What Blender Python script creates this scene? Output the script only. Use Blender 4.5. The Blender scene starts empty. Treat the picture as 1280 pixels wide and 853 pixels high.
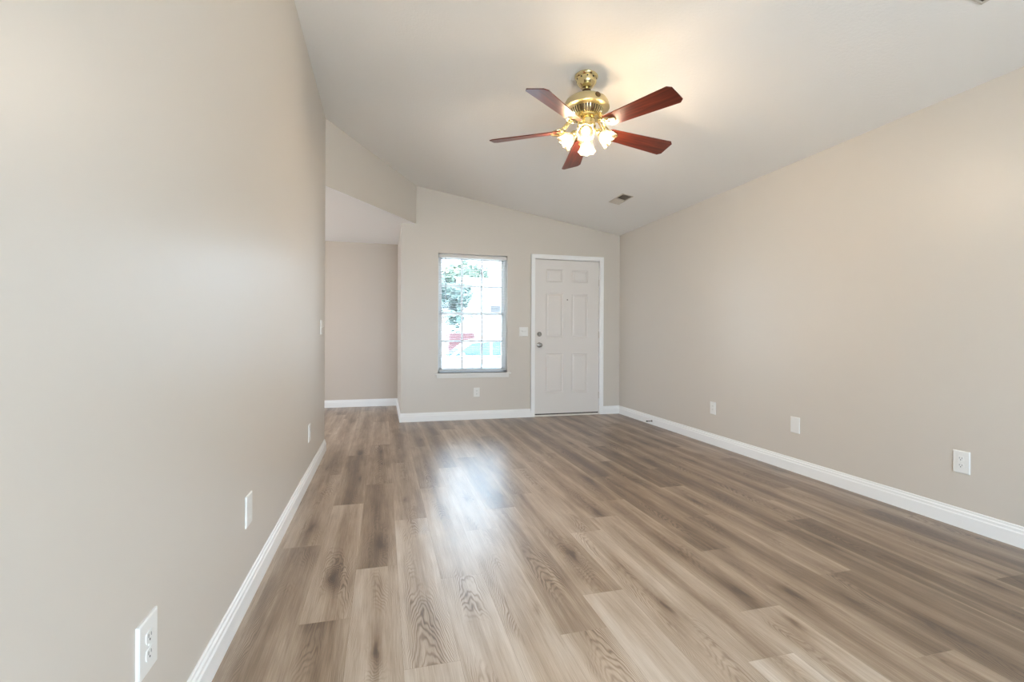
import bpy, bmesh, math, random
from mathutils import Vector, Matrix, noise
random.seed(7)
sc = bpy.context.scene
COL = sc.collection
R = math.radians

# ------------------------------------------------------------------ camera
FPX, CY, CAMH, YAW, ROLL = 605.2, 419.3, 1.07, .2594, -.004
cam = bpy.data.objects.new('camera', bpy.data.cameras.new('camera'))
COL.objects.link(cam); sc.camera = cam
cam.data.sensor_width = 36; cam.data.lens = FPX/1280*36
cam.data.shift_y = -(426.5-CY)/1280
cam.data.clip_start = .02; cam.data.clip_end = 400
Fv = Vector((math.sin(YAW), math.cos(YAW), 0)); Rv = Vector((math.cos(YAW), -math.sin(YAW), 0)); Uv = Vector((0, 0, 1))
rr, uu = Rv*math.cos(ROLL)-Uv*math.sin(ROLL), Uv*math.cos(ROLL)+Rv*math.sin(ROLL)
M = Matrix((rr, uu, -Fv)).transposed().to_4x4(); M.translation = (0, 0, CAMH)
cam.matrix_world = M

# ------------------------------------------------------------------ light
sc.view_settings.view_transform = 'Standard'; sc.view_settings.look = 'None'
sc.view_settings.gamma = 1; sc.view_settings.use_curve_mapping = False
sc.view_settings.exposure = 1.26
SKY = 6.6; SUN = 8; BULB = 8.8; REAR_FILL = 19; SIDE = 13; LAMP = 11
w = bpy.data.worlds.new('sky'); sc.world = w; w.use_nodes = True
bg = w.node_tree.nodes['Background']; bg.inputs[0].default_value = (.65, .82, 1, 1); bg.inputs[1].default_value = SKY
sun = bpy.data.objects.new('sun', bpy.data.lights.new('sun', 'SUN')); COL.objects.link(sun)
sun.data.energy = SUN; sun.data.angle = R(1.5); sun.data.color = (1, .95, .88)
sun.rotation_euler = Vector((-.42, 0, -.91)).to_track_quat('-Z', 'Y').to_euler()

def area(name, loc, d, sx, sy, power, colr, portal=False):
    l = bpy.data.lights.new(name, 'AREA'); l.shape = 'RECTANGLE'; l.size = sx; l.size_y = sy
    l.energy = power; l.color = colr
    if portal: l.cycles.is_portal = True
    o = bpy.data.objects.new(name, l); COL.objects.link(o); o.location = loc
    o.rotation_euler = Vector(d).to_track_quat('-Z', 'Z').to_euler()
    return o
XL, XR, YB, YF, XC, YL, YR = -.522, 3.142, 6.066, 7.53, .205, 4.74, -2.0
ZR, K, ZH = 2.448, .1667, 2.44
def zc(x): return ZR+K*(XR-x)
XS = -3.4                                   # left end of the side room
area('window_portal', (1.10, YB+.17, 1.34), (0, -1, 0), .95, 1.55, 1, (1, 1, 1), True)
area('rear_portal', (.85, YR-.1, 1.07), (0, 1, 0), 2.1, 2.1, 1, (1, 1, 1), True)
area('side_portal', (XS-.1, 6.0, 1.45), (1, 0, 0), 1.0, 1.1, 1, (1, 1, 1), True)
area('rear_fill', (.85, YR+.36, 1.10), (0, 1, -.35), 2.0, 1.9, REAR_FILL, (.76, .88, 1))  # added fill lamp just inside the rear opening, on top of the sky light
area('side_daylight', (XS+.06, 6.0, 1.45), (1, 0, -.1), .95, 1.0, SIDE, (.72, .83, 1))

sl = bpy.data.objects.new('side_room_lamp', bpy.data.lights.new('side_room_lamp', 'POINT')); COL.objects.link(sl)
sl.location = (-1.9, 5.6, 1.6); sl.data.energy = LAMP; sl.data.color = (1, .78, .58); sl.data.shadow_soft_size = .12

# ------------------------------------------------------------------ helpers
def mat(name, colr, rough=.5, metal=0, spec=.5, **k):
    m = bpy.data.materials.new(name); m.use_nodes = True
    b = m.node_tree.nodes['Principled BSDF']
    b.inputs['Base Color'].default_value = (*colr, 1); b.inputs['Roughness'].default_value = rough
    b.inputs['Metallic'].default_value = metal; b.inputs['Specular IOR Level'].default_value = spec
    for a, v in k.items(): b.inputs[a.replace('_', ' ')].default_value = v
    return m
def N(m, typ, **k):
    n = m.node_tree.nodes.new(typ)
    for a, v in k.items():
        if a.startswith('i_'): n.inputs[a[2:].replace('_', ' ')].default_value = v
        else: setattr(n, a, v)
    return n
def L(m, a, b): m.node_tree.links.new(a, b)
def B(m): return m.node_tree.nodes['Principled BSDF']
def math_(m, op, a, b=None, c=None):
    n = N(m, 'ShaderNodeMath', operation=op)
    for i, v in enumerate((a, b, c)):
        if v is None: continue
        if isinstance(v, (int, float)): n.inputs[i].default_value = v
        else: L(m, v, n.inputs[i])
    return n.outputs[0]
def ramp(m, fac, stops, interp='LINEAR'):
    n = N(m, 'ShaderNodeValToRGB'); n.color_ramp.interpolation = interp
    e = n.color_ramp.elements
    while len(e) < len(stops): e.new(.5)
    for el, (p, c) in zip(e, stops):
        el.position = p; el.color = (*c, 1) if len(c) == 3 else c
    L(m, fac, n.inputs[0]); return n.outputs[0]
def mix(m, fac, a, b, blend='MIX'):
    n = N(m, 'ShaderNodeMix', data_type='RGBA', blend_type=blend)
    for i, v in ((0, fac), (6, a), (7, b)):
        if isinstance(v, (int, float)): n.inputs[i].default_value = v
        elif isinstance(v, tuple): n.inputs[i].default_value = (*v, 1)
        else: L(m, v, n.inputs[i])
    return n.outputs[2]
def bumpy(m, scale, strength, dist=.002, detail=3, stretch=None):
    tc = N(m, 'ShaderNodeTexCoord'); nz = N(m, 'ShaderNodeTexNoise', i_Scale=scale, i_Detail=detail)
    src = tc.outputs['Object']
    if stretch:
        mp = N(m, 'ShaderNodeMapping'); mp.inputs['Scale'].default_value = stretch
        L(m, src, mp.inputs[0]); src = mp.outputs[0]
    L(m, src, nz.inputs['Vector'])
    bp = N(m, 'ShaderNodeBump', i_Strength=strength, i_Distance=dist)
    L(m, nz.outputs['Fac'], bp.inputs['Height']); L(m, bp.outputs[0], B(m).inputs['Normal'])
    return nz

class MB:
    """collects shapes; build() links them as one mesh object"""
    def __init__(s, mtx=None): s.bm = bmesh.new(); s.m = mtx or Matrix()
    def _t(s, vs, m=None):
        mm = s.m @ m if m is not None else s.m
        for v in vs: v.co = mm @ v.co
    def box(s, x0, x1, y0, y1, z0, z1, m=None):
        vs = [s.bm.verts.new((x, y, z)) for x in (x0, x1) for y in (y0, y1) for z in (z0, z1)]
        for f in ((0, 1, 3, 2), (4, 6, 7, 5), (0, 4, 5, 1), (2, 3, 7, 6), (0, 2, 6, 4), (1, 5, 7, 3)):
            s.bm.faces.new([vs[i] for i in f])
        s._t(vs, m); return s
    def prism(s, pts, axis, a, b, m=None):
        """polygon pts extruded along axis from a to b"""
        def P(p, t): return {'x': (t, p[0], p[1]), 'y': (p[0], t, p[1]), 'z': (p[0], p[1], t)}[axis]
        A = [s.bm.verts.new(P(p, a)) for p in pts]; Bv = [s.bm.verts.new(P(p, b)) for p in pts]
        n = len(pts); s.bm.faces.new(A); s.bm.faces.new(Bv[::-1])
        for i in range(n): s.bm.faces.new((A[i], Bv[i], Bv[(i+1) % n], A[(i+1) % n]))
        s._t(A+Bv, m); return s
    def lathe(s, prof, n=32, m=None, cap=True, arc=1.0):
        rings = []
        allv = []
        for r, z in prof:
            if r < 1e-6: v = [s.bm.verts.new((0, 0, z))]
            else: v = [s.bm.verts.new((r*math.cos(2*math.pi*i/n), r*math.sin(2*math.pi*i/n), z)) for i in range(n)]
            rings.append(v); allv += v
        for a, b in zip(rings, rings[1:]):
            for i in range(n):
                q = [a[i % len(a)], a[(i+1) % len(a)], b[(i+1) % len(b)], b[i % len(b)]]
                q = list(dict.fromkeys(q))
                if len(q) > 2: s.bm.faces.new(q)
        if cap:
            for rg in (rings[0], rings[-1]):
                if len(rg) > 2: s.bm.faces.new(rg)
        s._t(allv, m); return s
    def tube(s, pts, r, n=8, m=None, closed=False):
        pts = [Vector(p) for p in pts]; k = len(pts); rings = []; allv = []
        ref = Vector((0, 0, 1))
        for i, p in enumerate(pts):
            if closed: t = (pts[(i+1) % k]-pts[i-1]).normalized()
            else: t = (pts[min(i+1, k-1)]-pts[max(i-1, 0)]).normalized()
            if abs(t.dot(ref)) > .95: ref = Vector((1, 0, 0)) if abs(t.x) < .9 else Vector((0, 1, 0))
            a = t.cross(ref).normalized(); b = t.cross(a).normalized(); ref = -b if b.dot(ref) < 0 else b
            rad = r[i] if isinstance(r, (list, tuple)) else r
            v = [s.bm.verts.new(p+a*rad*math.cos(2*math.pi*j/n)+b*rad*math.sin(2*math.pi*j/n)) for j in range(n)]
            rings.append(v); allv += v
        for i in range(k if closed else k-1):
            x, y = rings[i], rings[(i+1) % k]
            for j in range(n): s.bm.faces.new((x[j], x[(j+1) % n], y[(j+1) % n], y[j]))
        if not closed: s.bm.faces.new(rings[0]); s.bm.faces.new(rings[-1])
        s._t(allv, m); return s
    def build(s, name, m, parent=None, smooth=False, bevel=0, seg=2):
        bmesh.ops.recalc_face_normals(s.bm, faces=s.bm.faces)
        me = bpy.data.meshes.new(name); s.bm.to_mesh(me); s.bm.free()
        if m: me.materials.append(m)
        if smooth:
            for p in me.polygons: p.use_smooth = True
            try: me.set_sharp_from_angle(angle=R(38))
            except Exception: pass
        o = bpy.data.objects.new(name, me); COL.objects.link(o)
        if parent: o.parent = parent
        if bevel:
            b = o.modifiers.new('bevel', 'BEVEL'); b.width = bevel; b.segments = seg; b.limit_method = 'ANGLE'
        return o
def empty(name, loc, rz=0):
    o = bpy.data.objects.new(name, None); COL.objects.link(o); o.location = loc; o.rotation_euler = (0, 0, rz); return o
def tag(o, label=None, cat=None, group=None, kind=None):
    if label: o['label'] = label
    if cat: o['category'] = cat
    if group: o['group'] = group
    if kind: o['kind'] = kind
    return o
def struct(o, label, cat='structure'): return tag(o, label, cat, kind='structure')

# ------------------------------------------------------------------ materials
WALL = mat('greige_paint', (.628, .575, .510), .38, spec=.5); bumpy(WALL, 160, .06, .001)
CEIL = mat('ceiling_paint', (.85, .825, .79), .8, spec=.3); bumpy(CEIL, 70, .5, .003, 4)
HWALL = mat('tan_hall_paint', (.58, .505, .43), .5); bumpy(HWALL, 160, .06, .001)
HCEIL = mat('hall_ceiling_paint', (.90, .89, .88), .8, spec=.3); bumpy(HCEIL, 70, .4, .003, 4)
TRIM = mat('white_trim_paint', (.88, .875, .86), .35)
DOORP = mat('door_paint', (.74, .70, .66), .4)
PLATE = mat('white_plastic', (.80, .79, .76), .35)
SLOT = mat('dark_slot', (.03, .03, .03), .6)
STEEL = mat('satin_nickel', (.27, .24, .21), .3, 1)
HINGE = mat('painted_hinge', (.62, .58, .53), .4)
RUBBER = mat('dark_rubber', (.05, .045, .04), .6)
SEAL = mat('weather_strip', (.06, .045, .035), .7)
BRASS = mat('polished_brass', (.74, .64, .36), .18, 1)
BRASS2 = mat('brushed_brass', (.66, .58, .36), .34, 1)
VINYL = mat('window_vinyl', (.82, .82, .82), .4)
SLAT = mat('blind_slat', (.56, .575, .58), .45)
SILLM = mat('sill_paint', (.78, .76, .72), .4)
REG = mat('ceiling_register', (.60, .55, .48), .5)
REGD = mat('register_duct', (.12, .09, .07), .8)

def glass_mat(name, tint=(1, 1, 1), gloss=.08):
    m = bpy.data.materials.new(name); m.use_nodes = True; nt = m.node_tree; nt.nodes.clear()
    o = nt.nodes.new('ShaderNodeOutputMaterial'); t = nt.nodes.new('ShaderNodeBsdfTransparent'); t.inputs[0].default_value = (*tint, 1)
    g = nt.nodes.new('ShaderNodeBsdfGlossy'); g.inputs['Roughness'].default_value = .02
    mx = nt.nodes.new('ShaderNodeMixShader'); lw = nt.nodes.new('ShaderNodeFresnel'); lw.inputs[0].default_value = 1.45
    L(m, lw.outputs[0], mx.inputs[0]); L(m, t.outputs[0], mx.inputs[1]); L(m, g.outputs[0], mx.inputs[2]); L(m, mx.outputs[0], o.inputs[0])
    return m
GLASS = glass_mat('window_glass', (.96, .98, .98))
def frosted():
    m = bpy.data.materials.new('frosted_shade_glass'); m.use_nodes = True; nt = m.node_tree; nt.nodes.clear()
    o = nt.nodes.new('ShaderNodeOutputMaterial'); t = nt.nodes.new('ShaderNodeBsdfTransparent'); t.inputs[0].default_value = (1, .97, .9, 1)
    tr = nt.nodes.new('ShaderNodeBsdfTranslucent'); tr.inputs[0].default_value = (.30, .25, .17, 1)
    g = nt.nodes.new('ShaderNodeBsdfGlossy'); g.inputs['Roughness'].default_value = .15
    m1 = nt.nodes.new('ShaderNodeMixShader'); m1.inputs[0].default_value = .42
    m2 = nt.nodes.new('ShaderNodeMixShader'); m2.inputs[0].default_value = .12
    L(m, t.outputs[0], m1.inputs[1]); L(m, tr.outputs[0], m1.inputs[2]); L(m, m1.outputs[0], m2.inputs[1]); L(m, g.outputs[0], m2.inputs[2])
    L(m, m2.outputs[0], o.inputs[0]); return m
SHADE = frosted()
BULBM = mat('lit_bulb', (1, .9, .7), .4); B(BULBM).inputs['Emission Color'].default_value = (1, .86, .62, 1); B(BULBM).inputs['Emission Strength'].default_value = 4

def wood_blade():
    m = mat('cherry_blade_wood', (.2, .03, .015), .30, spec=.35)
    tc = N(m, 'ShaderNodeTexCoord'); mp = N(m, 'ShaderNodeMapping'); mp.inputs['Scale'].default_value = (3, 45, 20)
    L(m, tc.outputs['Object'], mp.inputs[0]); nz = N(m, 'ShaderNodeTexNoise', i_Scale=1.0, i_Detail=6, i_Distortion=.6)
    L(m, mp.outputs[0], nz.inputs['Vector'])
    c = ramp(m, nz.outputs['Fac'], [(.3, (.050, .010, .006)), (.55, (.12, .022, .011)), (.75, (.19, .038, .017))])
    L(m, c, B(m).inputs['Base Color']); B(m).inputs['Coat Weight'].default_value = .15; B(m).inputs['Coat Roughness'].default_value = .12
    return m
BLADE = wood_blade()

def floor_mat():
    m = mat('vinyl_oak_plank', (.4, .3, .22), .36, spec=1.0, IOR=1.62)
    uv = N(m, 'ShaderNodeUVMap', uv_map='plank'); tone = N(m, 'ShaderNodeAttribute', attribute_name='tone'); kn = N(m, 'ShaderNodeAttribute', attribute_name='knot')
    sep = N(m, 'ShaderNodeSeparateXYZ'); L(m, uv.outputs[0], sep.inputs[0]); x, y = sep.outputs[0], sep.outputs[1]
    st = N(m, 'ShaderNodeSeparateXYZ'); L(m, tone.outputs['Vector'], st.inputs[0]); tn, rnd, arch = st.outputs
    sk = N(m, 'ShaderNodeSeparateXYZ'); L(m, kn.outputs['Vector'], sk.inputs[0]); kx, ky, ks = sk.outputs
    seed = math_(m, 'MULTIPLY', rnd, 37.0)
    def tex(sx, sy, detail, dist=0, off=0, rough=.5):
        c = N(m, 'ShaderNodeCombineXYZ'); L(m, math_(m, 'MULTIPLY', x, sx), c.inputs[0]); L(m, math_(m, 'MULTIPLY', y, sy), c.inputs[1]); L(m, math_(m, 'ADD', seed, off), c.inputs[2])
        n = N(m, 'ShaderNodeTexNoise', i_Scale=1.0, i_Detail=detail, i_Distortion=dist, i_Roughness=rough); L(m, c.outputs[0], n.inputs['Vector']); return n.outputs['Fac']
    # knot field
    dx = math_(m, 'SUBTRACT', x, kx); dy = math_(m, 'SUBTRACT', y, ky)
    wob = math_(m, 'MULTIPLY', math_(m, 'SUBTRACT', tex(22, 8, 3, 0, 5), .5), .05)
    ex = math_(m, 'DIVIDE', math_(m, 'ADD', dx, wob), .019); ey = math_(m, 'DIVIDE', dy, .075)
    kd = math_(m, 'SQRT', math_(m, 'ADD', math_(m, 'MULTIPLY', ex, ex), math_(m, 'MULTIPLY', ey, ey)))
    halo = math_(m, 'MULTIPLY', math_(m, 'EXPONENT', math_(m, 'MULTIPLY', math_(m, 'MULTIPLY', kd, kd), -.35)), ks)
    core = math_(m, 'MULTIPLY', math_(m, 'EXPONENT', math_(m, 'MULTIPLY', math_(m, 'MULTIPLY', kd, kd), -2.6)), ks)
    # cathedral / straight grain: contours of a distorted field
    xo = math_(m, 'SUBTRACT', x, math_(m, 'MULTIPLY', math_(m, 'SUBTRACT', tex(.0, 1.1, 1, 0, 9), .5), .10))
    fld = math_(m, 'ADD', math_(m, 'MULTIPLY', math_(m, 'MULTIPLY', xo, xo), 300), math_(m, 'ADD', math_(m, 'MULTIPLY', y, 4.0), math_(m, 'MULTIPLY', tex(9, 2.2, 3, 0, 2), 3.2)))
    fld = math_(m, 'ADD', fld, math_(m, 'MULTIPLY', halo, 2.2))
    ring = math_(m, 'SINE', math_(m, 'MULTIPLY', fld, 27))
    ring = math_(m, 'POWER', math_(m, 'MULTIPLY_ADD', ring, .5, .5), 2.2)
    mask = ramp(m, tex(7, 1.6, 2, 0, 14), [(.46, (0, 0, 0)), (.62, (1, 1, 1))])
    ringm = math_(m, 'MULTIPLY', math_(m, 'MULTIPLY', ring, mask), math_(m, 'MULTIPLY_ADD', arch, .60, .15))
    # broad streaks, fine fibres
    broad = tex(15, .9, 4, .4, 20, .6); mid = tex(45, 2.2, 4, .2, 31, .6); fine = tex(330, 7, 4, 0, 44, .65); blot = tex(7, 2.6, 3, .5, 55)
    v = math_(m, 'ADD', math_(m, 'MULTIPLY', math_(m, 'SUBTRACT', broad, .5), 1.25), math_(m, 'MULTIPLY', math_(m, 'SUBTRACT', mid, .5), .55))
    v = math_(m, 'ADD', v, math_(m, 'MULTIPLY', math_(m, 'SUBTRACT', fine, .5), .85))
    v = math_(m, 'ADD', v, math_(m, 'MULTIPLY', math_(m, 'SUBTRACT', blot, .5), .55))
    # pale sapwood band along one edge of many boards
    edge = math_(m, 'MULTIPLY', math_(m, 'SUBTRACT', math_(m, 'ABSOLUTE', x), .05), 4.2)
    v = math_(m, 'ADD', v, edge)
    v = math_(m, 'ADD', math_(m, 'MULTIPLY', v, .62), tn)
    v = math_(m, 'SUBTRACT', v, math_(m, 'MULTIPLY', ringm, .50))
    v = math_(m, 'SUBTRACT', v, math_(m, 'MULTIPLY', halo, .24))
    v = math_(m, 'SUBTRACT', v, math_(m, 'MULTIPLY', core, .32))
    c = ramp(m, v, [(0.0, (.07, .038, .022)), (.22, (.150, .092, .052)), (.45, (.285, .198, .130)), (.70, (.455, .358, .268)), (1.0, (.64, .555, .47))])
    L(m, c, B(m).inputs['Base Color'])
    rg = math_(m, 'MULTIPLY_ADD', fine, .08, .30); L(m, rg, B(m).inputs['Roughness'])
    bp = N(m, 'ShaderNodeBump', i_Strength=.25, i_Distance=.0012); L(m, math_(m, 'ADD', fine, math_(m, 'MULTIPLY', ringm, -.8)), bp.inputs['Height']); L(m, bp.outputs[0], B(m).inputs['Normal'])
    return m
FLOOR = floor_mat()

# ------------------------------------------------------------------ floor: every board its own face with its own tone (shifted to paint in room light), grain and knot
PW, PX0, PL = .1825, .066, 1.285
JOINT = {-3: 2.625, -2: 1.922, -1: 2.31, 0: 2.865, 1: 2.13, 2: 2.617, 3: 1.626, 4: 1.852, 5: 2.45, 6: 1.337, 7: 1.588, 8: 2.08, 9: 1.211, 10: 1.743, 11: 2.186,
         12: 1.02, 13: 2.62, 14: 1.52, 15: 2.33, 16: .9}
# (row, index of the board starting at joint + index * PL): tone
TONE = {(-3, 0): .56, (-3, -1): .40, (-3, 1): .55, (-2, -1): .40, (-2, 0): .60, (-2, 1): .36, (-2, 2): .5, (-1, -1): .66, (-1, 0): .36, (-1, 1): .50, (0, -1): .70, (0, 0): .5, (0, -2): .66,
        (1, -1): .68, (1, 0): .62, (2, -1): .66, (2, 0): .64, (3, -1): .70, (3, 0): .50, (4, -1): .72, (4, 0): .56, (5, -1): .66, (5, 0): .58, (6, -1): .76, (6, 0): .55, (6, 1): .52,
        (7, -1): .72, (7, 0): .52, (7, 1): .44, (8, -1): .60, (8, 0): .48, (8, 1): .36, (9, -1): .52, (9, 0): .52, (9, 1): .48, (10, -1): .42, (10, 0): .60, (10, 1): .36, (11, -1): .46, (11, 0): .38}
KNOTS = [(-.207, 2.262, 1.0), (-.013, 2.567, 1.0), (-.018, 1.695, 1.1), (-.378, 2.872, .9), (.892, 2.205, 1.1), (1.086, 1.683, 1.1), (1.446, 1.713, 1.0), (1.654, 1.646, 1.1), (1.478, 1.478, .9),
         (.143, 3.211, .7), (-.201, 4.566, .9), (1.255, 2.695, 1.1), (1.482, 3.322, .9), (.372, 5.009, .8), (2.556, 1.495, .9), (-.02, 4.6, .7), (2.2, 3.7, .8), (1.8, 4.5, .8)]
def build_floor(x0, x1, y0, y1):
    bm = bmesh.new(); uvl = bm.loops.layers.uv.new('plank')
    tl = bm.loops.layers.float_color.new('tone'); kl = bm.loops.layers.float_color.new('knot')
    rnd = random.Random(3)
    i0, i1 = math.floor((x0-PX0)/PW), math.ceil((x1-PX0)/PW)
    for i in range(i0, i1):
        j = JOINT.get(i, 1+rnd.random()*PL)
        n0, n1 = math.floor((y0-j)/PL), math.ceil((y1-j)/PL)
        for n in range(n0, n1):
            a, b = PX0+i*PW, PX0+(i+1)*PW; c, d = j+n*PL, j+(n+1)*PL
            t = TONE.get((i, n)); r2 = rnd.random(); ar = rnd.random(); side = rnd.random(); kk = (rnd.uniform(-.06, .06), rnd.uniform(.15, 1.1), rnd.random()); base = rnd.gauss(.50, .075)
            if t is None: t = max(.34, min(.66, base))
            t += .05 if i < 7 and n <= 0 else (-.11 if i >= 8 else 0)  # room light painted into tone: near-left boards lighter, right-hand rows darker
            cx, cy = (a+b)/2, (c+d)/2
            knot = (kk[0], kk[1]-.64, .6 if kk[2] > .68 else 0)
            for kx, ky, s in KNOTS:
                if a <= kx < b and c <= ky < d: knot = (kx-cx, ky-cy, s)
            if (i, n) in ((1, -1), (2, -1), (3, -1), (-2, -1), (0, -1)): ar = 1.0
            A, Bb, C, D = max(a, x0), min(b, x1), max(c, y0), min(d, y1)
            if Bb-A < 1e-4 or D-C < 1e-4: continue
            g = .0006
            vs = [bm.verts.new(p) for p in ((A+g, C+g, 0), (Bb-g, C+g, 0), (Bb-g, D-g, 0), (A+g, D-g, 0))]
            f = bm.faces.new(vs)
            for lp in f.loops:
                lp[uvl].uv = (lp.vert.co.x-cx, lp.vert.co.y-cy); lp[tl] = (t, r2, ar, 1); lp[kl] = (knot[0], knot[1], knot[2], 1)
    # joint bed just under the boards, pale: bevel highlights painted into its colour
    for vs in (((x0, y0, -.0015), (x1, y0, -.0015), (x1, y1, -.0015), (x0, y1, -.0015)), ((x0, y0, -.12), (x0, y1, -.12), (x1, y1, -.12), (x1, y0, -.12))):
        f = bm.faces.new([bm.verts.new(v) for v in vs]); f.material_index = 1
    me = bpy.data.meshes.new('floor'); bm.to_mesh(me); bm.free()
    me.materials.append(FLOOR); me.materials.append(mat('plank_joint', (.40, .32, .25), .6))
    o = bpy.data.objects.new('floor', me); COL.objects.link(o); return o
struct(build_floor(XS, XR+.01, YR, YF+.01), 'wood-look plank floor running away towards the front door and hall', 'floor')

# ------------------------------------------------------------------ shell
T = .12
WX0, WX1, WZ0, WZ1 = .657, 1.547, .592, 2.094        # window opening
DX0, DX1, DZ1 = 1.915, 2.845, 2.088                   # front door opening
b = MB()
def wseg(x0, x1, z0, z1=None): b.prism([(x0, z0), (x1, z0), (x1, z1 if z1 else zc(x1)), (x0, z1 if z1 else zc(x0))], 'y', YB, YB+T+.03)
wseg(XC, WX0, 0); wseg(WX0, WX1, WZ1); wseg(WX0, WX1, 0, WZ0); wseg(WX1, DX0, 0); wseg(DX0, DX1, DZ1); wseg(DX1, XR+T, 0)
b.prism([(XC, YB+T+.03), (XC+T, YB+T+.03), (XC+T, YF+T), (XC, YF+T)], 'z', 0, ZH)
struct(b.build('wall_front', WALL), 'greige wall holding the window and the white front door', 'wall')
struct(MB().prism([(XR, 0), (XR+T, 0), (XR+T, zc(XR+T)), (XR, zc(XR))], 'y', YR, YB+T+.03).build('wall_right', WALL), 'long greige wall on the right with three wall plates', 'wall')
b = MB(); b.prism([(XL, 0), (XL-T, 0), (XL-T, zc(XL-T)), (XL, zc(XL))], 'y', YR, YL)
struct(b.build('wall_left', WALL), 'long greige wall close by on the left ending at the hall opening', 'wall')
# slanting bulkhead over the hall opening
P1, P2 = Vector((XL, YL)), Vector((.385, YB)); dn = (P2-P1).normalized(); nn = Vector((-dn.y, dn.x))*.14
bm_ = MB()
q = [P1, P2, P2+nn, P1+nn]
vs0 = [bm_.bm.verts.new((p.x, p.y, ZH)) for p in q]; vs1 = [bm_.bm.verts.new((p.x, p.y, zc(p.x))) for p in q]
bm_.bm.faces.new(vs0); bm_.bm.faces.new(vs1[::-1])
for i in range(4): bm_.bm.faces.new((vs0[i], vs0[(i+1) % 4], vs1[(i+1) % 4], vs1[i]))
struct(bm_.build('wall_bulkhead', WALL), 'slanting greige bulkhead above the opening to the hall', 'wall')
struct(MB().box(XS-T, XC, YF, YF+T, 0, ZH).build('wall_hall', HWALL), 'pinkish beige wall at the far end of the hall', 'wall')
b = MB(); b.box(XS, XL-T, 3.0-T, 3.0, 0, ZH)
struct(b.build('wall_side_room', WALL), 'wall of the side room behind the left wall', 'wall')
b = MB()
for a in ((3.0-T, 5.50, 0, ZH), (6.50, YF, 0, ZH), (5.50, 6.50, 0, .9), (5.50, 6.50, 2.0, ZH)): b.box(XS-T, XS, *a)
struct(b.build('wall_side_room_end', WALL), 'end wall of the side room with its window opening', 'wall')
b = MB()
RX0, RX1, RZ = -.25, 1.95, 2.1  # assumed rear opening, placed for the daylight it throws in
for x0, x1, z0, z1 in ((XL-T, RX0, 0, None), (RX0, RX1, RZ, None), (RX1, XR+T, 0, None)):
    b.prism([(x0, z0), (x1, z0), (x1, zc(x1)), (x0, zc(x0))], 'y', YR-T, YR)
struct(b.build('wall_rear', WALL), 'wall behind the viewer with a wide opening added to let daylight in', 'wall')
# ceilings
b = MB(); b.prism([(XL-T, zc(XL-T)), (XR+T, zc(XR+T)), (XR+T, zc(XR+T)+.1), (XL-T, zc(XL-T)+.1)], 'y', YR-T, YB+T+.03)
struct(b.build('ceiling', CEIL), 'sloping textured off-white ceiling rising to the left', 'ceiling')
b = MB()
hp = [(XS, 3.0), (XL-T, 3.0), (XL-T, YL), (XL+.002, YL+.01), (P2.x-.003, YB-.001), (XC-.001, YB-.001), (XC+.05, YB+.10), (XC+.05, YF+.05), (XS-.05, YF+.05), (XS-.05, 3.0)]
b.prism(hp, 'z', ZH-.004, ZH+.09)
struct(b.build('ceiling_hall', HCEIL), 'flat white ceiling of the hall beyond the slanting bulkhead', 'ceiling')

# baseboards (colonial profile), each run a mesh
def baseboard(name, p, q, side, label, m0=0, m1=0):
    """p->q along the wall line at floor level, side: unit normal into the room"""
    p, q, nrm = Vector(p), Vector(q), Vector(side); prof = [(0, 0), (.015, 0), (.015, .070), (.011, .077), (.011, .089), (.006, .095), (.006, .105), (.003, .108), (0, .108)]
    b = MB(); d = (q-p).normalized(); A = []; Bq = []
    for o, z in prof:
        a = p+nrm*o-d*o*m0; c = q+nrm*o+d*o*m1
        A.append(b.bm.verts.new((a.x, a.y, z))); Bq.append(b.bm.verts.new((c.x, c.y, z)))
    b.bm.faces.new(A); b.bm.faces.new(Bq[::-1])
    for i in range(len(prof)): j = (i+1) % len(prof); b.bm.faces.new((A[i], Bq[i], Bq[j], A[j]))
    return struct(b.build(name, TRIM), label, 'baseboard')
CX0, CX1, CZ = 1.866, 2.896, 2.137
baseboard('baseboard_left', (XL, YR), (XL, YL), (1, 0), 'white baseboard along the left wall', 0, 1)
baseboard('baseboard_left_end', (XL, YL), (XL-T, YL), (0, 1), 'short white baseboard round the end of the left wall', 1, 0)
baseboard('baseboard_right', (XR, YR), (XR, YB), (-1, 0), 'white baseboard along the right wall', 0, -1)
baseboard('baseboard_front', (XC, YB), (CX0, YB), (0, -1), 'white baseboard under the window', 1, 0)
baseboard('baseboard_corner', (CX1, YB), (XR, YB), (0, -1), 'short white baseboard between front door and right corner', 0, -1)
baseboard('baseboard_return', (XC, YF), (XC, YB), (-1, 0), 'white baseboard on the hall side of the corner', -1, 1)
baseboard('baseboard_hall', (XS, YF), (XC, YF), (0, -1), 'white baseboard at the far end of the hall', 0, -1)

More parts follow.
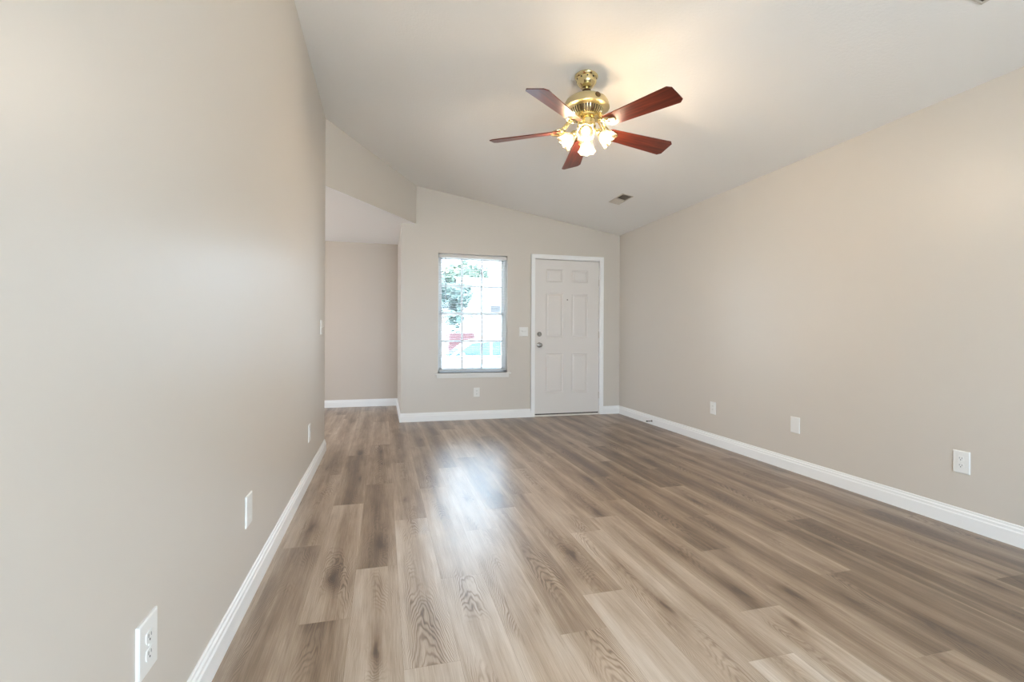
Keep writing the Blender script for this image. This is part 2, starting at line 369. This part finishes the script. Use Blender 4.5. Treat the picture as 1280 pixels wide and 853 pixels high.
# ------------------------------------------------------------------ front door
SX0, SX1, SZ0, SZ1 = 1.924, 2.835, .030, 2.074
def door():
    b = MB(); yb, y0 = YB+.055, YB+.012
    b.box(SX0, SX1, y0+.0095, yb, SZ0, SZ1)
    px = [(2.082, 2.318), (2.446, 2.670)]
    pz = [(.305, .826), (1.046, 1.628), (1.784, 1.946)]
    pz = [(.30, .832), (1.04, 1.632), (1.778, 1.950)]
    px = [(2.077, 2.322), (2.441, 2.677)]
    xs = [SX0, px[0][0], px[0][1], px[1][0], px[1][1], SX1]; zs = [SZ0]+[v for p in pz for v in p]+[SZ1]
    bm = b.bm
    def quad(pts): bm.faces.new([bm.verts.new(p) for p in pts])
    for i in range(5):
        for j in range(7):
            x0, x1, z0, z1 = xs[i], xs[i+1], zs[j], zs[j+1]
            if i in (1, 3) and j in (1, 3, 5):
                lv = [(0, 0), (.004, .0015), (.011, .009), (.020, .009), (.038, .0015)]
                for (o0, d0), (o1, d1) in zip(lv, lv[1:]):
                    r0 = [(x0+o0, y0+d0, z0+o0), (x1-o0, y0+d0, z0+o0), (x1-o0, y0+d0, z1-o0), (x0+o0, y0+d0, z1-o0)]
                    r1 = [(x0+o1, y0+d1, z0+o1), (x1-o1, y0+d1, z0+o1), (x1-o1, y0+d1, z1-o1), (x0+o1, y0+d1, z1-o1)]
                    for k in range(4): quad([r0[k], r0[(k+1) % 4], r1[(k+1) % 4], r1[k]])
                quad(r1)
            else: quad([(x0, y0, z0), (x1, y0, z0), (x1, y0, z1), (x0, y0, z1)])
    # edges
    for x in (SX0, SX1): quad([(x, y0, SZ0), (x, yb, SZ0), (x, yb, SZ1), (x, y0, SZ1)])
    for z in (SZ0, SZ1): quad([(SX0, y0, z), (SX0, yb, z), (SX1, yb, z), (SX1, y0, z)])
    bmesh.ops.remove_doubles(bm, verts=bm.verts, dist=1e-5)
    d = struct(b.build('door_1', DOORP), 'white six-panel front door right of the window', 'door')
    # casing
    b = MB()
    for (x0, x1, z0, z1) in ((CX0, DX0, 0, CZ), (DX1, CX1, 0, CZ), (DX0, DX1, DZ1, CZ)):
        b.box(x0, x1, YB-.014, YB, z0, z1)
    b.box(CX0, CX0+.012, YB-.018, YB, 0, CZ); b.box(CX1-.012, CX1, YB-.018, YB, 0, CZ); b.box(CX0, CX1, YB-.018, YB, CZ-.012, CZ)
    b.box(DX0-.002, SX0-.004, YB-.012, YB+.15, 0, DZ1); b.box(SX1+.004, DX1+.002, YB-.012, YB+.15, 0, DZ1); b.box(DX0, DX1, YB-.012, YB+.15, SZ1+.005, DZ1+.002)
    b.build('door_frame', TRIM, d, bevel=.002)
    b = MB(); b.box(SX0-.006, SX1+.006, YB+.04, YB+.05, .0, SZ1+.006); b.build('weather_strip', SEAL, d)
    MB().box(DX0, DX1, YB-.012, YB+.15, 0, .020).build('threshold', mat('threshold_paint', (.74, .70, .64), .45), d, bevel=.003)
    ky = Matrix.Translation((1.984, y0, .944)) @ Matrix.Rotation(R(90), 4, 'X')
    MB(ky).lathe([(0, 0), (.034, 0), (.034, .004), (.030, .010), (.014, .014), (.012, .034), (.020, .040), (.027, .050), (.027, .060), (.022, .066), (.008, .068), (0, .068)], 24).build('door_knob', STEEL, d, smooth=True)
    ky = Matrix.Translation((1.986, y0, 1.086)) @ Matrix.Rotation(R(90), 4, 'X')
    dead = MB(ky).lathe([(0, 0), (.031, 0), (.031, .006), (.026, .012), (0, .013)], 24).build('deadbolt', STEEL, d, smooth=True)
    MB(ky).box(-.005, .005, -.018, .018, .011, .030).build('thumb_turn', STEEL, dead, bevel=.002)
    ky = Matrix.Translation((2.378, y0, 1.547)) @ Matrix.Rotation(R(90), 4, 'X')
    MB(ky).lathe([(0, 0), (.009, 0), (.009, .002), (.005, .004), (0, .003)], 16).build('peephole', STEEL, d, smooth=True)
    for z in (.259, 1.081, 1.786):
        MB().lathe([(0, z-.045), (.006, z-.045), (.006, z+.045), (0, z+.045)], 10, Matrix.Translation((SX1+.001, y0-.006, 0))).build('hinge', HINGE, d, smooth=True)
    MB().box(SX0+.005, SX1-.005, y0-.002, y0+.03, .020, .034).build('door_sweep', SEAL, d)
door()

# ------------------------------------------------------------------ window
def window():
    yo = YB+.085
    b = MB()
    for (x0, x1, z0, z1) in ((WX0, WX0+.028, WZ0, WZ1), (WX1-.028, WX1, WZ0, WZ1), (WX0, WX1, WZ1-.028, WZ1), (WX0, WX1, WZ0, WZ0+.03)):
        b.box(x0, x1, yo, yo+.06, z0, z1)
    wd = struct(b.build('window_1', VINYL, bevel=.002), 'white double hung window with grid left of the front door', 'window')
    zm = (WZ0+WZ1)/2+.0
    def sash(name, z0, z1, y):
        x0, x1 = WX0+.026, WX1-.026; b = MB(); t = .030
        for a in ((x0, x0+t, z0, z1), (x1-t, x1, z0, z1), (x0, x1, z0, z0+t), (x0, x1, z1-t, z1)): b.box(a[0], a[1], y, y+.028, a[2], a[3])
        s = b.build(name, VINYL, wd, bevel=.002)
        b = MB(); g = .012
        for k in (1, 2):
            x = x0+t+(x1-x0-2*t)*k/3; b.box(x-g, x+g, y+.010, y+.018, z0+t, z1-t)
        z = (z0+z1)/2; b.box(x0+t, x1-t, y+.0105, y+.0175, z-g, z+g)
        b.build('muntin', VINYL, s)
        MB().box(x0+t-.004, x1-t+.004, y+.0125, y+.0155, z0+t-.004, z1-t+.004).build('pane', GLASS, s)
    sash('upper_sash', zm-.018, WZ1-.026, yo+.030); sash('lower_sash', WZ0+.028, zm+.018, yo+.001)
    # stool and apron
    MB().box(.613, 1.592, YB-.035, YB+.085, WZ0-.020, WZ0).build('window_sill', SILLM, wd, bevel=.004)
    MB().box(.640, 1.567, YB-.014, YB, WZ0-.062, WZ0-.020).build('apron', SILLM, wd, bevel=.003)
    # mini blind: a thing of its own
    bl = empty('window_blind', (1.102, YB+.03, WZ1-.002))
    tag(bl, 'white mini blind with open slats and tilt wand covering the window', 'blind')
    X0, X1 = WX0+.008-1.102, WX1-.008-1.102
    MB().box(X0, X1, -.022, .018, -.050, -.012).build('headrail', mat('headrail_paint', (.66, .63, .58), .4), bl, bevel=.003)
    b = MB(); z = -.070; zend = WZ0+.045-WZ1; n = 0
    while z > zend:
        prof = [(-.0125, -.0010), (-.006, .0012), (0, .0020), (.006, .0012), (.0125, -.0010)]
        A = [b.bm.verts.new((X0+.004, y, z+h)) for y, h in prof]; C = [b.bm.verts.new((X1-.004, y, z+h)) for y, h in prof]
        for i in range(4): b.bm.faces.new((A[i], A[i+1], C[i+1], C[i]))
        z -= .0212; n += 1
    b.build('slats', SLAT, bl, smooth=True)
    MB().box(X0+.003, X1-.003, -.013, .013, zend-.018, zend-.003).build('bottom_rail', mat('bottom_rail_paint', (.60, .61, .61), .4), bl, bevel=.003)
    for x in (X0+.09, 0, X1-.09):
        b = MB()
        for y in (-.0135, .0135): b.box(x-.0006, x+.0006, y-.0006, y+.0006, zend-.004, -.05)
        b.build('ladder_cord', SLAT, bl)
    MB().tube([(X0+.082, -.026, -.045), (X0+.082, -.030, -.30), (X0+.084, -.029, -.60)], .0042, 6).build('tilt_wand', mat('clear_wand', (.42, .42, .42), .2), bl, smooth=True)
    # upper gap shadow line is the open space above the headrail
window()
def rear_glazing():
    b = MB(); y0 = YR-.08
    for a in ((RX0, RX0+.06, 0, RZ), (RX1-.06, RX1, 0, RZ), (RX0, RX1, RZ-.06, RZ), (RX0, RX1, 0, .05), ((RX0+RX1)/2-.05, (RX0+RX1)/2+.05, 0, RZ)): b.box(a[0], a[1], y0, y0+.05, a[2], a[3])
    w2 = struct(b.build('window_2', VINYL), 'unseen sliding patio door added behind the viewer to let daylight in', 'window')  # unseen glazing, added with the opening as a daylight source
    MB().box(RX0+.06, RX1-.06, y0+.02, y0+.024, .05, RZ-.06).build('pane', GLASS, w2)
    b = MB()
    for a in ((5.50, 5.55, .9, 2.0), (6.45, 6.50, .9, 2.0), (5.50, 6.50, .9, .95), (5.50, 6.50, 1.95, 2.0), (5.98, 6.02, .9, 2.0)): b.box(XS-.09, XS-.04, *a)
    w3 = struct(b.build('window_3', VINYL), 'side room window beyond the left wall', 'window')
    MB().box(XS-.068, XS-.064, 5.55, 6.45, .95, 1.95).build('pane', GLASS, w3)
rear_glazing()

# ------------------------------------------------------------------ wall plates
def frame_on(wall, a, z):
    """matrix: local x along wall, local y up, local z out of the wall"""
    if wall == 'left': return Matrix(((0, 0, 1, XL), (1, 0, 0, a), (0, 1, 0, z), (0, 0, 0, 1)))
    if wall == 'right': return Matrix(((0, 0, -1, XR), (-1, 0, 0, a), (0, 1, 0, z), (0, 0, 0, 1)))
    return Matrix(((1, 0, 0, a), (0, 0, -1, YB), (0, 1, 0, z), (0, 0, 0, 1)))
def plate(name, wall, a, z, kind, label, cat, wdt=.080, hgt=.125, group=None):
    Mx = frame_on(wall, a, z); o = empty(name, Mx.translation); Mx2 = Mx.copy(); Mx2.translation = (0, 0, 0)
    pts = lambda w_, h_: [(-w_/2, -h_/2), (w_/2, -h_/2), (w_/2, h_/2), (-w_/2, h_/2)]
    b = MB(Mx2)
    A = [b.bm.verts.new(Mx2 @ Vector((x, y, 0))) for x, y in pts(wdt, hgt)]; C = [b.bm.verts.new(Mx2 @ Vector((x, y, .004))) for x, y in pts(wdt, hgt)]; D = [b.bm.verts.new(Mx2 @ Vector((x, y, .0065))) for x, y in pts(wdt-.009, hgt-.009)]
    for P, Q in ((A, C), (C, D)):
        for i in range(4): b.bm.faces.new((P[i], P[(i+1) % 4], Q[(i+1) % 4], Q[i]))
    b.bm.faces.new(D); b.bm.faces.new(A[::-1])
    b.build('cover_plate', PLATE, o)
    def screw(x, y):
        MB(Mx2).lathe([(0, .006), (.0032, .006), (.0028, .0078), (0, .0080)], 10, Matrix.Translation((x, y, 0))).build('screw', PLATE, o)
    if kind == 'duplex':
        screw(0, 0)
        for s in (1, -1):
            y = s*.0196; P = []
            for k in range(24):
                t = 2*math.pi*k/24; P.append((max(-.0165, min(.0165, .0175*math.cos(t)))*1.0, y+max(-.0125, min(.0125, .0175*math.sin(t)))))
            rc = MB(Mx2).prism(P, 'z', .006, .0085).build('receptacle', PLATE, o)
            b = MB(Mx2)
            b.box(-.0072, -.0052, y-.001, y+.0075, .008, .0088); b.box(.0052, .0072, y-.001, y+.0065, .008, .0088)
            b.lathe([(0, .008), (.0026, .008), (.0026, .0088), (0, .0088)], 12, Matrix.Translation((0, y-.007, 0)))
            b.build('slot', SLOT, rc)
    elif kind == 'decora':
        screw(0, .048); screw(0, -.048)
        rc = MB(Mx2).box(-.0165, .0165, -.0335, .0335, .006, .0082).build('receptacle', PLATE, o, bevel=.001)
        for y in (.017, -.017):
            b = MB(Mx2)
            b.box(-.0072, -.0052, y-.001, y+.0075, .008, .0086); b.box(.0052, .0072, y-.001, y+.0065, .008, .0086)
            b.build('slot', SLOT, rc)
    elif kind == 'blank':
        screw(0, .030); screw(0, -.030)
    elif kind in ('toggle', 'toggle2'):
        for x in ((0,) if kind == 'toggle' else (-.023, .023)):
            screw(x, .030); screw(x, -.030)
            MB(Mx2).box(x-.005, x+.005, -.0125, .0125, .006, .0075).build('switch_slot', PLATE, o)
            Mt = Matrix.Translation((x, .002, .006)) @ Matrix.Rotation(R(-28), 4, 'X')
            MB(Mx2).prism([(-.0040, -.005), (.0040, -.005), (.0040, .005), (-.0040, .005)], 'z', 0, .017, Mt).build('toggle_lever', PLATE, o, bevel=.001)
    tag(o, label, cat, group); return o
plate('wall_outlet', 'left', 1.282, .359, 'duplex', 'white duplex outlet on the left wall, nearest the viewer', 'outlet', .094, .128)
plate('blank_wall_plate', 'left', 2.147, .367, 'blank', 'blank white wall plate on the left wall beyond the nearest outlet', 'wall plate', .084, .125)
plate('wall_outlet', 'left', 3.79, .352, 'duplex', 'small white outlet low on the left wall near its far end', 'outlet', .080, .125)
plate('light_switch', 'left', 4.46, 1.133, 'toggle', 'white toggle light switch high on the left wall beside the hall opening', 'light switch', .080, .122)
plate('light_switch', 'front', 1.766, 1.118, 'toggle2', 'white double light switch between the window and the front door', 'light switch', .118, .120)
plate('wall_outlet', 'front', 1.147, .344, 'duplex', 'small white outlet low on the wall under the window', 'outlet', .078, .116)
plate('wall_outlet', 'right', 4.101, .361, 'decora', 'white rectangular outlet on the right wall, farthest from the viewer', 'outlet', .082, .122)
plate('blank_wall_plate', 'right', 3.116, .371, 'blank', 'blank white wall plate on the right wall between two outlets', 'wall plate', .086, .125)
plate('wall_outlet', 'right', 1.980, .368, 'duplex', 'white duplex outlet with dark slots on the right wall, nearest the viewer', 'outlet', .084, .125)

# spring door stop on the right baseboard
ds = empty('door_stop', (XR-.014, 5.20, .045)); tag(ds, 'small dark spring door stop on the right baseboard near the front door', 'door stop')
pts = [(-.008-.055*i/90, .006*math.cos(i*.9), .006*math.sin(i*.9)) for i in range(91)]
MB().lathe([(0, 0), (.011, 0), (.011, .004), (.007, .008), (0, .008)], 14, Matrix.Rotation(R(-90), 4, 'Y')).build('base', STEEL, ds, smooth=True)
MB().tube(pts, .0013, 5).build('spring', STEEL, ds, smooth=True)
MB().lathe([(0, .062), (.008, .062), (.0085, .070), (.006, .076), (0, .077)], 14, Matrix.Rotation(R(-90), 4, 'Y')).build('rubber_tip', RUBBER, ds, smooth=True)

# ceiling vents
def vent(x0, x1, y0, y1, label):
    cx, cy = (x0+x1)/2, (y0+y1)/2; a = math.atan(K); hw, hl = (x1-x0)/2/math.cos(a), (y1-y0)/2
    o = empty('ceiling_vent', (cx, cy, zc(cx))); o.rotation_euler = (0, a, 0); tag(o, label, 'vent', 'ceiling vents')
    o['group'] = 'ceiling vents'
    b = MB(); t = .012
    for q in ((-hw, hw, -hl, -hl+t), (-hw, hw, hl-t, hl), (-hw, -hw+t, -hl, hl), (hw-t, hw, -hl, hl)): b.box(*q, -.006, 0)
    b.box(-hw+t, hw-t, -.004, .004, -.005, 0)
    b.build('frame', REG, o, bevel=.0015)
    MB().box(-hw+t, hw-t, -hl+t, hl-t, -.0012, -.0002).build('backing', REGD, o)
    for s in (-1, 1):
        b = MB(); n = 7
        for k in range(n):
            y = s*(.012+(hl-t-.016)*(k+.5)/n)
            b.prism([(y-.006*s, -.0015), (y-.005*s, -.0015), (y+.003*s*1, -.0065), (y+.002*s, -.0065)], 'x', -hw+t, hw-t)
        b.build('louvre', REG, o)
vent(2.424, 2.552, 4.625, 4.955, 'small rectangular ceiling vent above the front door, beyond the fan')
vent(2.424, 2.552, 1.215, 1.540, 'ceiling vent cut by the top edge of the picture near the right wall')

# ------------------------------------------------------------------ ceiling fan
FX, FY = 1.272, 2.925
BZ, BR = 2.414, .664
def fan():
    zt = zc(FX); f = empty('ceiling_fan', (FX, FY, zt)); tag(f, 'brass ceiling fan with five cherry wood blades and four lit glass shades', 'ceiling fan')
    def Z(z): return z-zt
    tilt = Matrix.Rotation(math.atan(K), 4, 'Y')
    # canopy with dark cut-outs
    can = MB().lathe([(0, .004), (.076, .004), (.078, -.004), (.074, -.012), (.066, -.018), (.063, -.045), (.060, -.052), (.044, -.070), (.034, -.078), (0, -.078)], 40).build('canopy', BRASS, f, smooth=True)
    can.matrix_parent_inverse = Matrix()
    for k in range(10):
        b = MB()
        t = 2*math.pi*k/10
        m = Matrix.Rotation(t, 4, 'Z') @ Matrix.Translation((.0655, 0, -.026)) @ Matrix.Rotation(R(90), 4, 'Y')
        b.lathe([(0, -.001), (.0055, -.001), (.0055, .0012), (0, .0012)], 12, m)
        b.build('cut_out', SLOT, can)
    MB().lathe([(.014, -.07), (.014, Z(2.60))], 20).build('downrod', BRASS, f, smooth=True)
    MB().lathe([(.0, Z(2.668)), (.028, Z(2.668)), (.031, Z(2.655)), (.026, Z(2.630)), (0, Z(2.630))], 24).build('hanger_collar', mat('dark_bronze', (.12, .08, .05), .4, 1), f, smooth=True)
    # motor housing
    mh = MB().lathe([(0, Z(2.632)), (.030, Z(2.632)), (.060, Z(2.628)), (.103, Z(2.615)), (.132, Z(2.596)), (.143, Z(2.575)), (.146, Z(2.560)), (.148, Z(2.552)), (.148, Z(2.545)), (.140, Z(2.540)), (.112, Z(2.538)), (0, Z(2.538))], 48).build('motor_housing', BRASS2, f, smooth=True)
    MB().lathe([(0, Z(2.538)), (.104, Z(2.538)), (.096, Z(2.510)), (.080, Z(2.498)), (0, Z(2.498))], 40).build('vent_band', mat('vent_dark', (.10, .07, .04), .5, .6), mh, smooth=True)
    b = MB()
    for k in range(36):
        m = Matrix.Rotation(2*math.pi*k/36, 4, 'Z')
        b.tube([(.108, 0, Z(2.540)), (.101, 0, Z(2.515)), (.084, 0, Z(2.497))], .0032, 6, m)
    b.build('vent_rib', BRASS, mh, smooth=True)
    md = Matrix.Rotation(R(-84), 4, 'Z') @ Matrix.Translation((.1425, 0, Z(2.577))) @ Matrix.Rotation(R(72), 4, 'Y')
    MB(md).lathe([(0, -.003), (.018, -.003), (.018, .003), (.012, .005), (0, .005)], 20, Matrix.Scale(1, 4)).build('reflection_oval', mat('reflection_bronze', (.16, .10, .05), .3, 1), mh, smooth=True)  # dark oval modelled in place of a reflection on the motor
    MB().lathe([(0, Z(2.500)), (.082, Z(2.500)), (.088, Z(2.492)), (.088, Z(2.482)), (.070, Z(2.474)), (0, Z(2.474))], 40).build('flywheel', BRASS, f, smooth=True)
    # switch housing and fitter
    MB().lathe([(0, Z(2.476)), (.050, Z(2.476)), (.058, Z(2.468)), (.056, Z(2.440)), (.062, Z(2.434)), (.062, Z(2.426)), (.050, Z(2.415)), (.030, Z(2.400)), (.018, Z(2.390)), (.010, Z(2.376)), (0, Z(2.374))], 36).build('switch_housing', BRASS, f, smooth=True)
    for k in range(5):
        ang = R((9, 77, 151, 222, 294)[k])
        rot = Matrix.Rotation(ang, 4, 'Z')
        zb = Z(BZ)
        # iron: two arms that sweep down from the flywheel, with scroll loops
        b = MB(rot)
        for s in (1, -1):
            b.tube([(.070, .012*s, Z(2.486)), (.105, .016*s, Z(2.484)), (.130, .022*s, (Z(2.484)+zb)/2), (.155, .034*s, zb+.006), (.185, .042*s, zb-.006), (.215, .030*s, zb-.008), (.235, .008*s, zb-.008)], .0058, 8)
            loop = [(.150+.022*math.cos(t), s*(.028+.013*math.sin(t)), zb+.012-.016*math.cos(t)*0-.012) for t in [2*math.pi*i/14 for i in range(14)]]
            b.tube(loop, .0038, 6, closed=True)
        b.tube([(.205+.030*math.cos(t), .016*math.sin(t), zb-.009) for t in [2*math.pi*i/16 for i in range(16)]], .0042, 6, closed=True)
        b.tube([(.075, 0, Z(2.488)), (.12, 0, Z(2.478)), (.150, 0, zb+.004), (.178, 0, zb-.006)], .0065, 8)
        for x, y in ((.185, .030), (.185, -.030), (.228, 0)):
            b.lathe([(0, zb-.013), (.006, zb-.013), (.006, zb-.003), (0, zb-.003)], 10, Matrix.Translation((x, y, 0)))
        b.build('blade_iron', BRASS, f, smooth=True)
        # blade: tapered board with clipped corners, pitched
        me = MB(); tip = BR-(.02 if k == 2 else 0)
        out = [(.165, .045), (.175, .052), (.30, .058), (tip-.024, .076), (tip, .056), (tip, -.056), (tip-.024, -.076), (.30, -.058), (.175, -.052), (.165, -.045)]
        me.prism(out, 'z', 0, .006)
        bl = me.build('blade', BLADE, f, bevel=.0015)
        bl.matrix_basis = Matrix.Translation((0, 0, zb)) @ rot @ Matrix.Rotation(R(2.0), 4, 'Y') @ Matrix.Rotation(R(BPITCH), 4, 'X')
    # light kit: 4 arms, shades and bulbs
    for k in range(4):
        ang = R(-115+90*k); rot = Matrix.Rotation(ang, 4, 'Z')
        arm = MB(rot).tube([(.040, 0, Z(2.420)), (.060, 0, Z(2.408)), (.072, 0, Z(2.398)), (.080, 0, Z(2.385))], .007, 8).build('light_arm', BRASS, f, smooth=True)
        ax = rot @ Matrix.Translation((.078, 0, Z(2.392))) @ Matrix.Rotation(R(180-48), 4, 'Y')
        MB(ax).lathe([(0, -.014), (.016, -.014), (.021, -.004), (.021, .016), (.018, .020), (0, .020)], 20).build('socket_cup', BRASS, arm, smooth=True)
        # tulip shade with fluted flared rim
        b = MB(ax); prof = [(.019, .010), (.026, .018), (.036, .032), (.042, .050), (.045, .068), (.050, .084), (.058, .098)]; n = 48; rg = []
        for i, (r, z) in enumerate(prof):
            fl = (i/6)**2*.05
            rg.append([b.bm.verts.new(ax @ Vector(((r*(1+fl*math.cos(8*t)))*math.cos(t), (r*(1+fl*math.cos(8*t)))*math.sin(t), z+fl*.06*math.cos(8*t)))) for t in [2*math.pi*j/n for j in range(n)]])
        for p, q_ in zip(rg, rg[1:]):
            for j in range(n): b.bm.faces.new((p[j], p[(j+1) % n], q_[(j+1) % n], q_[j]))
        sh = b.build('glass_shade', SHADE, f, smooth=True); so = sh.modifiers.new('thick', 'SOLIDIFY'); so.thickness = .0025
        MB(ax).lathe([(0, .016), (.011, .018), (.013, .030), (.022, .048), (.026, .062), (.022, .076), (.012, .084), (0, .086)], 20).build('bulb', BULBM, sh, smooth=True)
        l = bpy.data.lights.new('bulb_light', 'POINT'); l.energy = BULB; l.color = (1, .81, .60); l.shadow_soft_size = .03
        lo = bpy.data.objects.new('bulb_light', l); COL.objects.link(lo); lo.location = Vector((FX, FY, zt)) + (ax @ Vector((0, 0, .088)))
BPITCH = -15
fan()

# ------------------------------------------------------------------ outside the window
GZ = -.68
CONC = mat('bright_concrete', (.68, .67, .65), .8)
LAWN = mat('lawn_green', (.30, .30, .25), .9)
SIDING = mat('white_siding', (.42, .425, .43), .6)
def ground():
    struct(MB().box(-30, 40, YB+.15+.01, 60, GZ-.3, GZ).build('ground_front', CONC), 'bright paved ground outside the window', 'ground')
    struct(MB().box(-30, 40, -40, YR-.13, -.5, -.05).build('ground_rear', CONC), 'bright patio ground behind the house', 'ground')
    struct(MB().box(-40, XS-.3, -5, 20, GZ-.3, GZ+.002).build('ground_side', LAWN), 'lawn beside the house', 'ground')
ground()
def car():
    Y0 = 15.0; x_f, L_ = .95, 4.6; c = empty('parked_suv', (x_f+L_/2, Y0+.9, GZ)); tag(c, 'white suv with blue tinted windows parked outside beyond the window', 'car')
    ox = -L_/2
    WHITE = mat('white_car_paint', (.30, .31, .32), .25); CG = mat('car_glass', (.03, .07, .12), .05); TY = mat('tyre', (.03, .03, .03), .7); RIM = mat('alloy_rim', (.5, .5, .52), .3, 1)
    lower = [(ox+.05, .35), (ox, .60), (ox+.08, .84), (ox+.95, 1.00), (ox+1.05, 1.02), (ox+4.45, 1.04), (ox+4.58, .80), (ox+4.55, .38), (ox+4.1, .30), (ox+.5, .28)]
    cab = [(ox+.98, 1.01), (ox+1.72, 1.54), (ox+2.0, 1.62), (ox+3.9, 1.62), (ox+4.25, 1.50), (ox+4.45, 1.04)]
    bm = MB(); bm.prism(lower, 'y', -.90, .90)
    bm.build('body', WHITE, c, bevel=.06, seg=3)
    g = MB(); g.prism(cab, 'y', -.72, .72); g.build('cabin', WHITE, c, bevel=.06, seg=3)
    for a in ([(1.22, 1.10), (1.78, 1.49), (2.35, 1.53), (2.35, 1.10)], [(2.43, 1.10), (2.43, 1.53), (3.27, 1.54), (3.27, 1.10)], [(3.35, 1.10), (3.35, 1.54), (3.95, 1.51), (4.15, 1.08)]):
        MB().prism([(ox+x, z) for x, z in a], 'y', -.735, .735).build('side_window', CG, c)
    MB().prism([(ox+1.06, 1.05), (ox+1.04, 1.07), (ox+1.70, 1.51), (ox+1.72, 1.49)], 'y', -.64, .64).build('windshield', CG, c)
    for x in (.85, 3.65):
        for y in (-.92, .70):
            m = Matrix.Translation((ox+x, y, .34)) @ Matrix.Rotation(R(-90), 4, 'X')
            wl = MB(m).lathe([(0, 0), (.22, 0), (.33, .01), (.34, .05), (.34, .17), (.33, .21), (.22, .22), (0, .22)], 28).build('wheel', TY, c, smooth=True)
            MB(m).lathe([(0, -.01), (.05, -.012), (.20, -.005), (.205, .02), (0, .02)], 20).build('rim', RIM, wl, smooth=True)
    MB().prism([(ox+.03, .62), (ox+.01, .76), (ox+.30, .84), (ox+.32, .74)], 'y', -.905, -.70).build('headlight', mat('headlight', (.6, .65, .7), .1), c)
    MB().box(ox+1.35, ox+1.50, -1.02, -.88, 1.05, 1.20).build('side_mirror', WHITE, c, bevel=.03)
    for x in (1.6, 2.75): MB().box(ox+x, ox+x+.16, -.915, -.895, .88, .91).build('door_handle', WHITE, c)
car()
def garage():
    g = empty('neighbour_house', (7.0, 24, GZ)); tag(g, 'white sided house with garage door seen through the right of the window beyond the car', 'house')
    MB().box(-3.0, 4.5, 0, 2.4, 0, 3.33).build('wall', SIDING, g)
    b = MB(); b.prism([(-.4, 3.28), (1.2, 4.6), (2.8, 3.28), (2.8, 3.43), (1.2, 4.78), (-.4, 3.43)], 'x', -3.3, 4.8)
    b.build('roof', mat('pale_shingles', (.34, .345, .35), .9), g)
    gd = MB().box(.6, 3.6, -.04, .02, 0, 2.2).build('garage_door', mat('garage_door', (.26, .265, .27), .5), g)
    b = MB()
    for k in range(1, 4): b.box(.6, 3.6, -.05, -.03, 2.2*k/4-.012, 2.2*k/4+.012)
    b.build('panel_joint', mat('joint_grey', (.4, .4, .4), .6), gd)
    MB().box(-1.75, -.45, -.05, .02, 2.85, 3.21).build('sign_board', mat('grey_board', (.07, .07, .075), .7), g)
garage()
b = MB(); b.box(1.7, 4.05, 22.0, 22.25, GZ, 1.16)
tag(b.build('brick_fence', mat('red_brick', (.085, .032, .034), .9)), 'low red brick garden wall outside behind the car', 'garden wall')
LEAF = [mat('leaf_green', (.040, .075, .045), .7), mat('leaf_blue_green', (.035, .070, .058), .7)]
BARK = mat('bark', (.16, .11, .08), .9)
def tree(x, y, hgt, cr, cz, n, lf, label, sz=.16, flat=1.0):
    t = empty('leafy_tree', (x, y, GZ)); tag(t, label, 'tree', 'trees outside the window')
    MB().tube([(0, 0, 0), (.05, 0, hgt*.3), (-.03, .05, hgt*.6), (0, 0, hgt*.85)], [.16, .13, .09, .03], 8).build('trunk', BARK, t, smooth=True)
    b = MB(); rn = random.Random(int(x*100))
    cl = [Vector((rn.gauss(0, .5)*cr, rn.gauss(0, .5)*cr, cz+rn.gauss(0, .45)*cr*flat)) for _ in range(26)]
    for _ in range(n):
        c = rn.choice(cl); p = c+Vector((rn.gauss(0, .22), rn.gauss(0, .22), rn.gauss(0, .2)))*cr
        a = Vector((rn.gauss(0, 1), rn.gauss(0, 1), rn.gauss(0, .6))).normalized(); q = a.orthogonal().normalized()
        s = sz*rn.uniform(.6, 1.3)
        b.bm.faces.new([b.bm.verts.new(p+v) for v in (-a*s, q*s*.5, a*s, -q*s*.5)])
    b.build('foliage', lf, t)
tree(2.25, 19.0, 4.1, .80, 3.15, 2400, LEAF[1], 'bushy tree outside, seen through the left part of the window')
tree(6.3, 36, 6.5, 1.9, 5.75, 2400, LEAF[0], 'tall tree beyond the white house, seen high in the window', .3, .35)
tree(-3.6, 20, 5, 1.6, 3.2, 1800, LEAF[0], 'round tree outside to the left of the window view', .2)
tree(1.6, 27, 4.6, 1.2, 2.6, 1800, LEAF[0], 'small tree between the red wall and the white house', .2)
